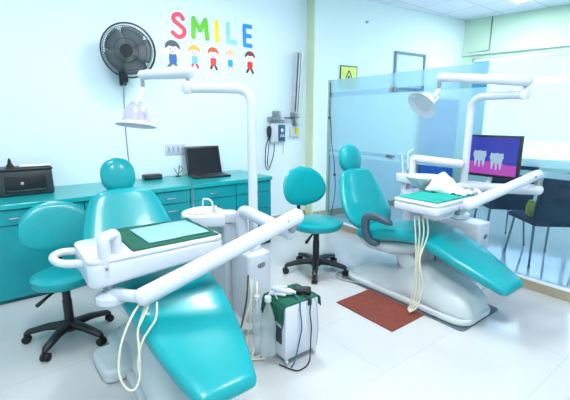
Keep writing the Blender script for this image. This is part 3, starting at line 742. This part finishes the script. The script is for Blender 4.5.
    b = NB(); prism(b, rrect(x0, x1, y0, y1, .05), z0, z1-.02, .018, 3, mt)
    prism(b, rrect(x0+.0, x1-.0, y0+.0, y1, .05), z1-.022, z1, .008, 2, mt)
    for v in b.verts:
        zz = v.co.z; xx = v.co.x+1.40+ox
        if zz < z1-.03: v.co.z -= taper*(1-(xx-x0)/(x1-x0))*(z1-.02-zz)/(z1-.02-z0)
    tr = obj('tray_body', b, M['white'], t)
    return t, W, w, tr, mt
unit1_lamp = dict(z=1.70, a=at(188, 88, 2.62), b=at(142, 75, 2.80), h=at(136, 122, 2.78), n=(-.17, -.10, -.96), kind=0)
T1 = (.272, .985, 1.875, 2.28, .745, .848)
u1, W1, w1, tr1, mt1 = make_unit('white dental unit of the left chair, with spittoon and long arms in the centre', (0, 0), unit1_lamp,
    [(1.36, 2.32, .55), (1.36, 2.32, .865), (1.35, 1.74, .83)], [(1.36, 1.68, .945), at(143, 297, 1.80)], T1, None, at(112, 294, 1.90), .046)
# handle loop, left lobe and upright grip of tray 1
b = NB(); tube(b, [W1(p) for p in crom([(.335, 2.16, .80), (.29, 2.24, .80), (.21, 2.27, .80), (.165, 2.20, .80), (.19, 2.09, .80), (.27, 2.03, .80), (.32, 2.03, .80)], 6)], .02, 12); obj('tray_handle', b, M['white'], u1)
b = NB(); tube(b, [W1(p) for p in bend([(.352, 1.90, .76), (.352, 1.90, .945), (.422, 1.96, .945), (.422, 1.96, .85)], .03, 6)], .028, 12, roundcap=True); obj('upright_grip', b, M['white'], u1)
b = NB(); lathe(b, [(0, 0), (.008, 0), (.008, .003), (0, .004)], 12, align(W1((.352, 1.87, .80)), (0, -1, 0))); obj('grip_screw', b, M['steel'], u1)
b = NB()
A = at(148, 304, 1.97)
def hp(l): return [W1(at(*p)) for p in l]
hose(b, hp([(141, 302, 1.81), (131, 318, 1.73), (121, 345, 1.68), (119, 372, 1.68), (126, 388, 1.69), (135, 389, 1.70), (140, 375, 1.73), (139, 352, 1.76), (138, 330, 1.78), (146, 305, 1.81)]), .005)
hose(b, hp([(157, 302, 1.81), (156, 318, 1.78), (149, 330, 1.76), (142, 342, 1.75), (138, 362, 1.73), (140, 375, 1.73)]), .005)
hose(b, hp([(150, 302, 1.81), (143, 318, 1.77), (138, 330, 1.75), (139, 348, 1.73), (140, 362, 1.72)]), .005)
obj('hose', b, M['hose'], u1)
# cabinet side tubing behind the cart
b = NB()
hose(b, [W1(p) for p in [(1.30, 2.11, .42), (1.24, 2.02, .25), (1.16, 1.95, .05), (1.12, 1.86, .012), (1.20, 1.80, .012)]], .007)
hose(b, [W1(p) for p in [(1.31, 2.11, .40), (1.22, 2.00, .3), (1.12, 1.97, .10), (1.08, 1.90, .012), (1.18, 1.84, .012), (1.24, 1.90, .012)]], .007)
hose(b, [W1(p) for p in [(1.35, 2.11, .38), (1.26, 1.98, .3), (1.20, 1.93, .15), (1.15, 1.86, .03), (1.06, 1.84, .012)]], .006)
obj('drain_tube', b, M['hose'], u1)
b = NB(); hose(b, [W1(p) for p in [(1.29, 2.13, .44), (1.22, 2.04, .32), (1.15, 2.0, .15), (1.10, 1.98, .02)]], .006); obj('air_tube', b, M['dark'], u1)

ox2, oy2 = 1.97, -.50
unit2_lamp = dict(z=1.69, a=(3.42, 1.36, 1.69), b=at(440, 77, 3.15), h=at(423, 104, 3.12), n=(-.80, .22, -.62), kind=1)
T2 = (2.42, 3.08, 1.43, 1.82, .835, .905)
u2, W2, w2, tr2, mt2 = make_unit('white dental unit of the right chair, carrying a monitor and a towel draped tray', (ox2, oy2), unit2_lamp,
    [(3.36, 1.85, .55), (3.36, 1.85, .88), (3.34, 1.14, .96)], [(3.35, 1.16, 1.075), at(468, 205, 2.72)], T2, None, (2.86, 1.50, .775), .040, .02, 2.02, .60)
# spittoon side arm, cup post
b = NB(); tube(b, bend([W2(p) for p in [at(412, 176, 3.72), at(412, 158, 3.72), at(461, 164, 3.42)]], .05, 6), .038, 18, roundcap=True); obj('assistant_arm', b, M['white'], u2)
b = NB(); pc = at(407, 176, 3.70); mtp = Matrix.Translation(W2((pc.x, pc.y, 0))); prism(b, rrect(-.10, .10, -.08, .08, .05), pc.z-.06, pc.z+.03, .02, 3, mtp)
tube(b, [W2((pc.x-.04, pc.y, pc.z-.05)), W2((pc.x-.04, pc.y, pc.z-.30))], .028, 12); tube(b, [W2((pc.x+.02, pc.y-.01, pc.z-.05)), W2((pc.x+.02, pc.y-.01, pc.z-.30))], .02, 12); obj('instrument_holder', b, M['white'], u2)
b = NB(); tube(b, [W2(p) for p in bend([at(403, 172, 3.7), at(402, 153, 3.7), at(397, 154, 3.7)], .03, 4)], .007, 8); tube(b, [W2(p) for p in bend([at(408, 172, 3.7), at(408, 152, 3.7), at(414, 149, 3.7)], .05, 5)], .007, 8); obj('suction_tip', b, M['white'], u2)
# raised spittoon basin seen behind the tray
pb = at(424, 180, 3.30)
b = NB(); lathe(b, [(0, -.075), (.06, -.07), (.11, -.03), (.165, .02), (.178, .035), (.165, .036), (.10, .0), (0, -.03)], 36, Matrix.Translation(W2(pb)), 1, .85); tube(b, [W2(pb+V((0, 0, -.06))), W2((pb.x, pb.y, .80))], .04, 14); obj('rinse_basin', b, M['white'], u2)
b = NB(); tube(b, [W2(p) for p in bend([(2.98, 1.425, .82), (2.98, 1.405, .93), (3.02, 1.47, .95), (3.02, 1.47, .90)], .03, 5)], .016, 10, roundcap=True); obj('upright_grip', b, M['white'], u2)
b = NB(); box(b, 2.50, 2.72, 1.46, 1.60, .775, .82, .01, 2, mt2); obj('hose_outlet', b, M['white2'], u2)
for i, (dx, fl) in enumerate([(0, 0), (.04, .01), (.08, .02), (.12, -.01)]):
    b = NB(); x = 2.50+dx*.5; y = 1.55-dx*.55
    hose(b, [W2(p) for p in [(x-.03, y+.09, .78), (x-.03, y+.07, .65), (2.47+fl*.3, 1.60-.012*i, .45), (2.465+.006*i, 1.60-.022*i, .25), (2.455, 1.61-.02*i, .08), (2.44-.01*i, 1.62-.012*i, .030)]], .006); obj('hose', b, M['hose'], u2)

# monitor
t = thing('monitor', 'black framed monitor showing two white teeth on purple, right of the lamp post', 'monitor', (3.56, 1.63, .93), math.radians(-90))
b = NB(); box(b, -.255, .255, -.02, .02, .055, .43, .008, 2); obj('bezel', b, M['black'], t)
b = NB(); box(b, -.235, .235, -.024, -.019, .08, .41); scr = obj('screen', b, emis('screen_blue', (26, 40, 196), .85), t, False)
b = NB()
xs = [-.235+.47*i/20 for i in range(21)]; A = []; Bv = []
for x in xs:
    A.append(b.verts.new((x, -.0255, .08))); Bv.append(b.verts.new((x, -.0255, .18+.02*math.cos(x*9)+.008*math.sin(x*30))))
for i in range(20): b.faces.new((A[i], A[i+1], Bv[i+1], Bv[i]))
obj('gum_shape', b, emis('screen_magenta', (196, 60, 200), .9), scr, False)
def tooth(cx, cz):
    b = NB(); yy = -.027
    out = [(-.05, .09), (-.02, .085), (.0, .092), (.03, .085), (.055, .09), (.06, .05), (.05, .02), (.045, -.05), (.035, -.055), (.022, 0), (.012, 0), (.008, -.06), (-.004, -.06), (-.01, 0), (-.02, 0), (-.03, -.055), (-.04, -.05), (-.048, .02), (-.06, .05)]
    b.faces.new([b.verts.new((p[0]+cx, yy, p[1]+cz)) for p in out]); obj('tooth_shape', b, emis('screen_white', (176, 214, 240), .9), scr, False)
tooth(-.085, .20); tooth(.065, .185)
b = NB(); box(b, -.02, .02, .005, .03, -.02, .2, .004); tube(b, [(0, .01, 0), (0, -.02, -.03)], .02, 10); obj('monitor_post', b, M['white'], t)
# bracket from unit to the monitor
b = NB(); tube(b, [W2(p) for p in bend([(3.40, 1.78, .93), (3.55, 1.74, .91), (3.56, 1.63, .91)], .05, 5)], .02, 10); obj('monitor_bracket', b, M['white'], u2)

# ------------------------------------------------------------------ cloths on the trays
def cloth(x0, x1, y0, y1, z, th, m, amp=.003, parent=None, rot=0, nx=24, ny=16, drop=0):
    b = NB(); g = []
    cx, cy = (x0+x1)/2, (y0+y1)/2
    for i in range(nx+1):
        row = []
        for j in range(ny+1):
            x = x0+(x1-x0)*i/nx; y = y0+(y1-y0)*j/ny
            zz = z+amp*(math.sin(x*31+y*17)+math.sin(y*43-x*11))
            dx, dy = x-cx, y-cy
            row.append(b.verts.new((cx+dx*math.cos(rot)-dy*math.sin(rot), cy+dx*math.sin(rot)+dy*math.cos(rot), zz+amp*2)))
        g.append(row)
    for i in range(nx):
        for j in range(ny): b.faces.new((g[i][j], g[i+1][j], g[i+1][j+1], g[i][j+1]))
    return b
b = cloth(.485, .965, 1.905, 2.36, .8475, .003, None, .0015)
o = obj('surgical_cloth', b, M['cloth']); o.modifiers.new('s', 'SOLIDIFY').thickness = .004; o.modifiers['s'].offset = 1; tag(o, 'dark green cloth spread over the left dental tray', 'cloth')
b = cloth(.58, .93, 1.965, 2.29, .857, .003, None, .0008, rot=.04)
o = obj('tray_sheet', b, M['blue']); o.modifiers.new('s', 'SOLIDIFY').thickness = .002; o.modifiers['s'].offset = 1; tag(o, 'pale blue sheet lying on the dark green cloth of the left tray', 'sheet')
b = cloth(2.47, 3.04, 1.46, 1.80, .906, .003, None, .0015)
o = obj('tray_mat', b, M['tealcloth']); o.modifiers.new('s', 'SOLIDIFY').thickness = .004; o.modifiers['s'].offset = 1; tag(o, 'teal cloth on the right dental tray under the white towel', 'cloth')
# towel: crumpled, humped
b = NB(); g = []
for i in range(25):
    row = []
    for j in range(19):
        a = i/24; c = j/18; x = 2.82+.24*a+.03*math.sin(c*5); y = 1.47+.30*c
        z = .918+.155*math.exp(-((c-.72)/.30)**2)*(.65+.35*math.sin(a*4+.6))*math.sin(PI*min(1, max(0, a*1.1)))**.5+.008*math.sin(a*21+c*9)+.006*math.sin(c*27-a*13)
        row.append(b.verts.new((x, y, max(.917, z))))
    g.append(row)
for i in range(24):
    for j in range(18): b.faces.new((g[i][j], g[i+1][j], g[i+1][j+1], g[i][j+1]))
o = obj('towel', b, M['towel']); o.modifiers.new('s', 'SOLIDIFY').thickness = .004; o.modifiers['s'].offset = 1; tag(o, 'crumpled white towel lying on the right dental tray', 'towel')

# ------------------------------------------------------------------ equipment cart
t = thing('equipment_cart', 'small white box cart on casters under a green cloth, in the centre front', 'cart', (1.385, 1.76, 0))
b = NB(); box(b, -.13, .13, -.105, .10, .05, .40, .008, 2); obj('cart_body', b, M['white'], t)
b = NB(); box(b, -.132, -.128, -.07, .07, .14, .25, .002, 1); obj('side_vent', b, M['dark'], t)
for (x, y) in ((-.11, -.085), (.11, -.085), (-.11, .08), (.11, .08)):
    b = NB(); lathe(b, [(0, -.009), (.017, -.009), (.02, -.005), (.02, .005), (.017, .009), (0, .009)], 16, Matrix.Translation((x, y, .021)) @ Matrix.Rotation(PI/2, 4, 'Y')); tube(b, [(x, y, .03), (x, y, .052)], .012, 8); obj('caster', b, M['grey'], t)
def drape():
    b = NB(); n = 40; z = .408
    # top sheet, hanging over on the left, back and right side
    prof = [(-.150, .27), (-.148, .30), (-.145, .34), (-.142, .385), (-.132, .405), (-.10, .408), (0, .409), (.10, .408), (.135, .405), (.147, .39), (.153, .36), (.157, .33)]
    g = []
    for j in range(21):
        y = -.105+.225*j/20; row = []
        for i, (x, zz) in enumerate(prof):
            wv = .005*math.sin(j*1.1+i) if zz < .38 else .0012*math.sin(i*2+j); cut = .03*math.sin(j*.35) if zz < .30 else 0
            row.append(b.verts.new((x+(wv if zz < .38 else 0), y, zz+(0 if zz < .38 else wv)+cut)))
        g.append(row)
    for j in range(20):
        for i in range(len(prof)-1): b.faces.new((g[j][i], g[j][i+1], g[j+1][i+1], g[j+1][i]))
    return b
o = obj('surgical_cloth', drape(), M['cloth'], None, True, (1.385, 1.76, 0)); o.modifiers.new('s', 'SOLIDIFY').thickness = .004; o.modifiers['s'].offset = 1
tag(o, 'green cloth draped over the small white cart', 'cloth')
t = thing('scaler_handle', 'white handheld device lying on the green cloth of the cart', 'device', (1.335, 1.79, .418), math.radians(-50))
b = NB(); loft(b, [((-.075, 0, .03), (0, 1, 0), (0, 0, 1), .006, .008, 2.5), ((-.06, 0, .03), (0, 1, 0), (0, 0, 1), .018, .02, 2.5), ((-.01, 0, .026), (0, 1, 0), (0, 0, 1), .026, .024, 2.8), ((.05, 0, .02), (0, 1, 0), (0, 0, 1), .02, .018, 2.8), ((.085, 0, .018), (0, 1, 0), (0, 0, 1), .008, .008, 2.5)], 20); obj('device_body', b, M['white'], t)
b = NB(); box(b, -.04, .03, -.012, .012, .046, .054, .003); obj('device_button', b, M['grey'], t)
b = NB(); box(b, -.07, .03, -.04, -.026, .002, .02, .006); obj('device_stand', b, M['white2'], t)
t = thing('black_foot_pedal', 'black angular plug pad on the green cloth beside the white device', 'pad', (1.445, 1.735, .4175), math.radians(-40))
b = NB(); box(b, -.06, .06, -.035, .035, 0, .03, .008, 2); obj('pad_body', b, M['rubber'], t)
b = NB(); box(b, -.035, .035, -.02, .02, .03, .036, .002); obj('pad_top', b, M['dark'], t)
b = NB(); tube(b, [(1.37, 1.74, .44), (1.37, 1.665, .415), (1.36, 1.645, .36), (1.37, 1.64, .25), (1.35, 1.64, .15), (1.30, 1.62, .05), (1.28, 1.63, .01)], .0045, 8, 8)
tag(obj('blue_cable', b, mat('blue_cable', (40, 96, 120), .5)), 'dark blue cable looping down the white front of the cart', 'cable')
b = NB(); tube(b, [(1.42, 1.70, .43), (1.44, 1.645, .40), (1.435, 1.64, .32), (1.45, 1.642, .22), (1.44, 1.635, .12), (1.40, 1.60, .02), (1.33, 1.58, .008), (1.28, 1.60, .008), (1.24, 1.70, .008)], .004, 8, 8); box(b, 1.425, 1.45, 1.640, 1.652, .37, .41, .003)
tag(obj('black_cable', b, M['rubber']), 'thicker black cable trailing from the cart top to the floor', 'cable')
b = NB(); tube(b, [(1.47, 1.71, .425), (1.485, 1.645, .39), (1.50, 1.642, .28), (1.505, 1.64, .18), (1.49, 1.635, .09)], .003, 6, 8)
tag(obj('white_cable', b, M['cable']), 'thin pale cable down the right side of the cart front', 'cable')
# water bottle hanging at cart side
t = thing('water_bottle', 'translucent plastic bottle hanging upright at the left side of the cart', 'bottle', (1.192, 1.745, .075))
b = NB(); lathe(b, [(0, 0), (.03, 0), (.048, .01), (.052, .05), (.046, .12), (.049, .18), (.040, .25), (.022, .31), (.014, .335), (.014, .36), (0, .362)], 28); obj('bottle_body', b, M['clear'], t)
b = NB(); lathe(b, [(0, .355), (.02, .355), (.02, .385), (0, .387)], 20); obj('bottle_cap', b, M['white2'], t)
b = NB(); tube(b, [(.0, 0, .385), (.03, 0, .41), (.07, 0, .35)], .005, 6, 6); obj('bottle_strap', b, M['white2'], t)
t = thing('water_bottle', 'slim pale bottle standing behind the translucent bottle at the cart', 'bottle', (1.20, 1.88, .0))
b = NB(); lathe(b, [(0, 0), (.028, 0), (.032, .01), (.032, .30), (.014, .34), (.014, .39), (0, .392)], 24); obj('bottle_body', b, M['clear'], t)
b = NB(); lathe(b, [(0, .385), (.017, .385), (.017, .41), (0, .412)], 16); obj('bottle_cap', b, M['white2'], t)

# ------------------------------------------------------------------ mats
b = NB(); prism(b, rrect(2.51, 3.08, 1.205, 2.44, .04), 0.001, .008, .002, 1)
tag(obj('floor_mat', b, M['mat2']), 'slate grey rubber mat under the right dental chair', 'mat')
b = NB(); box(b, 2.11, 2.515, 1.515, 2.08, .0095, .017, .002, 1)
for i in range(1): pass
bmm = obj('floor_mat', b, M['mat1'], None, True); bmm.location.z = -.0085
tag(bmm, 'rust brown rubber mat on the floor beside the right dental chair', 'mat')
b = NB(); tube(b, [(2.66, 2.46, .016), (2.56, 2.50, .016), (2.47, 2.44, .016), (2.48, 2.33, .016), (2.54, 2.20, .016)], .008, 8, 8)
tag(obj('floor_cable', b, M['cable']), 'grey cable curling on the floor behind the right chair base', 'cable')

# ------------------------------------------------------------------ waiting chairs beyond the glass
def wchair():
    t = thing('waiting_chair', '', 'chair')
    b = NB(); loft(b, [((-.25, 0, .47), (0, 1, 0), (0, 0, 1), .20, .02, 4), ((-.24, 0, .47), (0, 1, 0), (0, 0, 1), .24, .035, 4), ((.24, 0, .46), (0, 1, 0), (0, 0, 1), .24, .035, 4), ((.25, 0, .46), (0, 1, 0), (0, 0, 1), .20, .02, 4)], 24); obj('seat', b, M['navy'], t)
    b = NB(); loft(b, [((-.24, 0, .47), (0, 1, 0), (1, 0, 0), .23, .02, 3.5), ((-.26, 0, .60), (0, 1, 0), (1, 0, 0), .25, .028, 3.5), ((-.30, 0, .80), (0, 1, 0), (1, 0, 0), .25, .028, 3.5), ((-.33, 0, .97), (0, 1, 0), (1, 0, 0), .23, .022, 3.5), ((-.335, 0, .99), (0, 1, 0), (1, 0, 0), .20, .01, 3.5)], 28); obj('backrest', b, M['navy'], t)
    for sx, sy in ((-1, -1), (-1, 1), (1, -1), (1, 1)):
        b = NB(); tube(b, [(.19*sx, .19*sy, .45), (.25*sx, .22*sy, .02)], [.014, .010], 10); tube(b, [(.25*sx, .22*sy, 0), (.2505*sx, .22*sy, .02)], .014, 10); obj('leg', b, M['steel'], t)
    return t
w_ = wchair(); w_.location = (4.57, 1.48, 0); w_.rotation_euler = (0, 0, .85); w_['group'] = 'waiting chairs beyond the glass'
w_['label'] = 'navy chair with metal legs beyond the glass, with a small yellow bag on it'
for loc, r, lab in [((4.98, 2.10, 0), .80, 'navy chair with metal legs beyond the glass, farthest one, seen below the monitor'), ((4.75, .72, 0), .6, 'navy chair with metal legs beyond the glass, at the right edge of the photo')]:
    q = copy_tree(w_); q.location = loc; q.rotation_euler = (0, 0, r); q['label'] = lab
b = NB(); loft(b, [((4.40, 1.53, .50), (.3, 1, 0), (0, 0, 1), .03, .01, 2.4), ((4.40, 1.53, .52), (.3, 1, 0), (1, 0, 0), .07, .03, 2.4), ((4.40, 1.53, .60), (.3, 1, 0), (1, 0, 0), .08, .035, 2.4), ((4.40, 1.53, .67), (.3, 1, 0), (1, 0, 0), .05, .02, 2.4)], 20)
tag(obj('handbag', b, M['yellow']), 'small mustard yellow patterned bag on a navy chair beyond the glass', 'bag')

b = NB(); n = V((-.1136, -.9936, 0)); 
pts = []
for i in range(61):
    sx = 2.25+.93*i/60; q = onB(sx, 0, .10+.03*math.sin(i*.9)); pts.append((q.x, q.y))
for i in range(60, -1, -1):
    sx = 2.25+.93*i/60; q = onB(sx, 0, .085+.03*math.sin(i*.9)); pts.append((q.x, q.y))
prism(b, pts, .12, 1.85)
tag(obj('blue_curtain', b, mat('blue_curtain', (0, 100, 190), .8)), 'blue curtain blurred behind the frosted glass, left of the right lamp post', 'curtain')
# ------------------------------------------------------------------ outside
b = NB(); box(b, 30, 34, -10, 30, 0, 9)
for i in range(8):
    for k in range(2): box(b, 29.95, 30.0, -8+i*4.5, -6+i*4.5, 2+k*3, 3.6+k*3)
tag(obj('distant_building', b, mat('pale_building', (226, 232, 236), .8), None, False), 'pale building far outside the window', 'building')
w = bpy.data.worlds.new('world'); bpy.context.scene.world = w; w.use_nodes = True
N = w.node_tree.nodes; L = w.node_tree.links
bg = N['Background']; sky = N.new('ShaderNodeTexSky'); sky.sky_type = 'PREETHAM' if False else 'HOSEK_WILKIE'
sky.sun_direction = (0.3, -.6, .74); sky.turbidity = 4
mx = N.new('ShaderNodeMix'); mx.data_type = 'RGBA'; mx.inputs[0].default_value = .85; mx.inputs[7].default_value = (.84, .925, 1.0, 1)
L.new(sky.outputs[0], mx.inputs[6]); L.new(mx.outputs[2], bg.inputs['Color']); bg.inputs['Strength'].default_value = 8

vs = bpy.context.scene.view_settings
bpy.context.scene.display_settings.display_device = 'sRGB'
vs.view_transform = 'Standard'; vs.look = 'None'; vs.exposure = -0.25; vs.gamma = 1; vs.use_curve_mapping = False
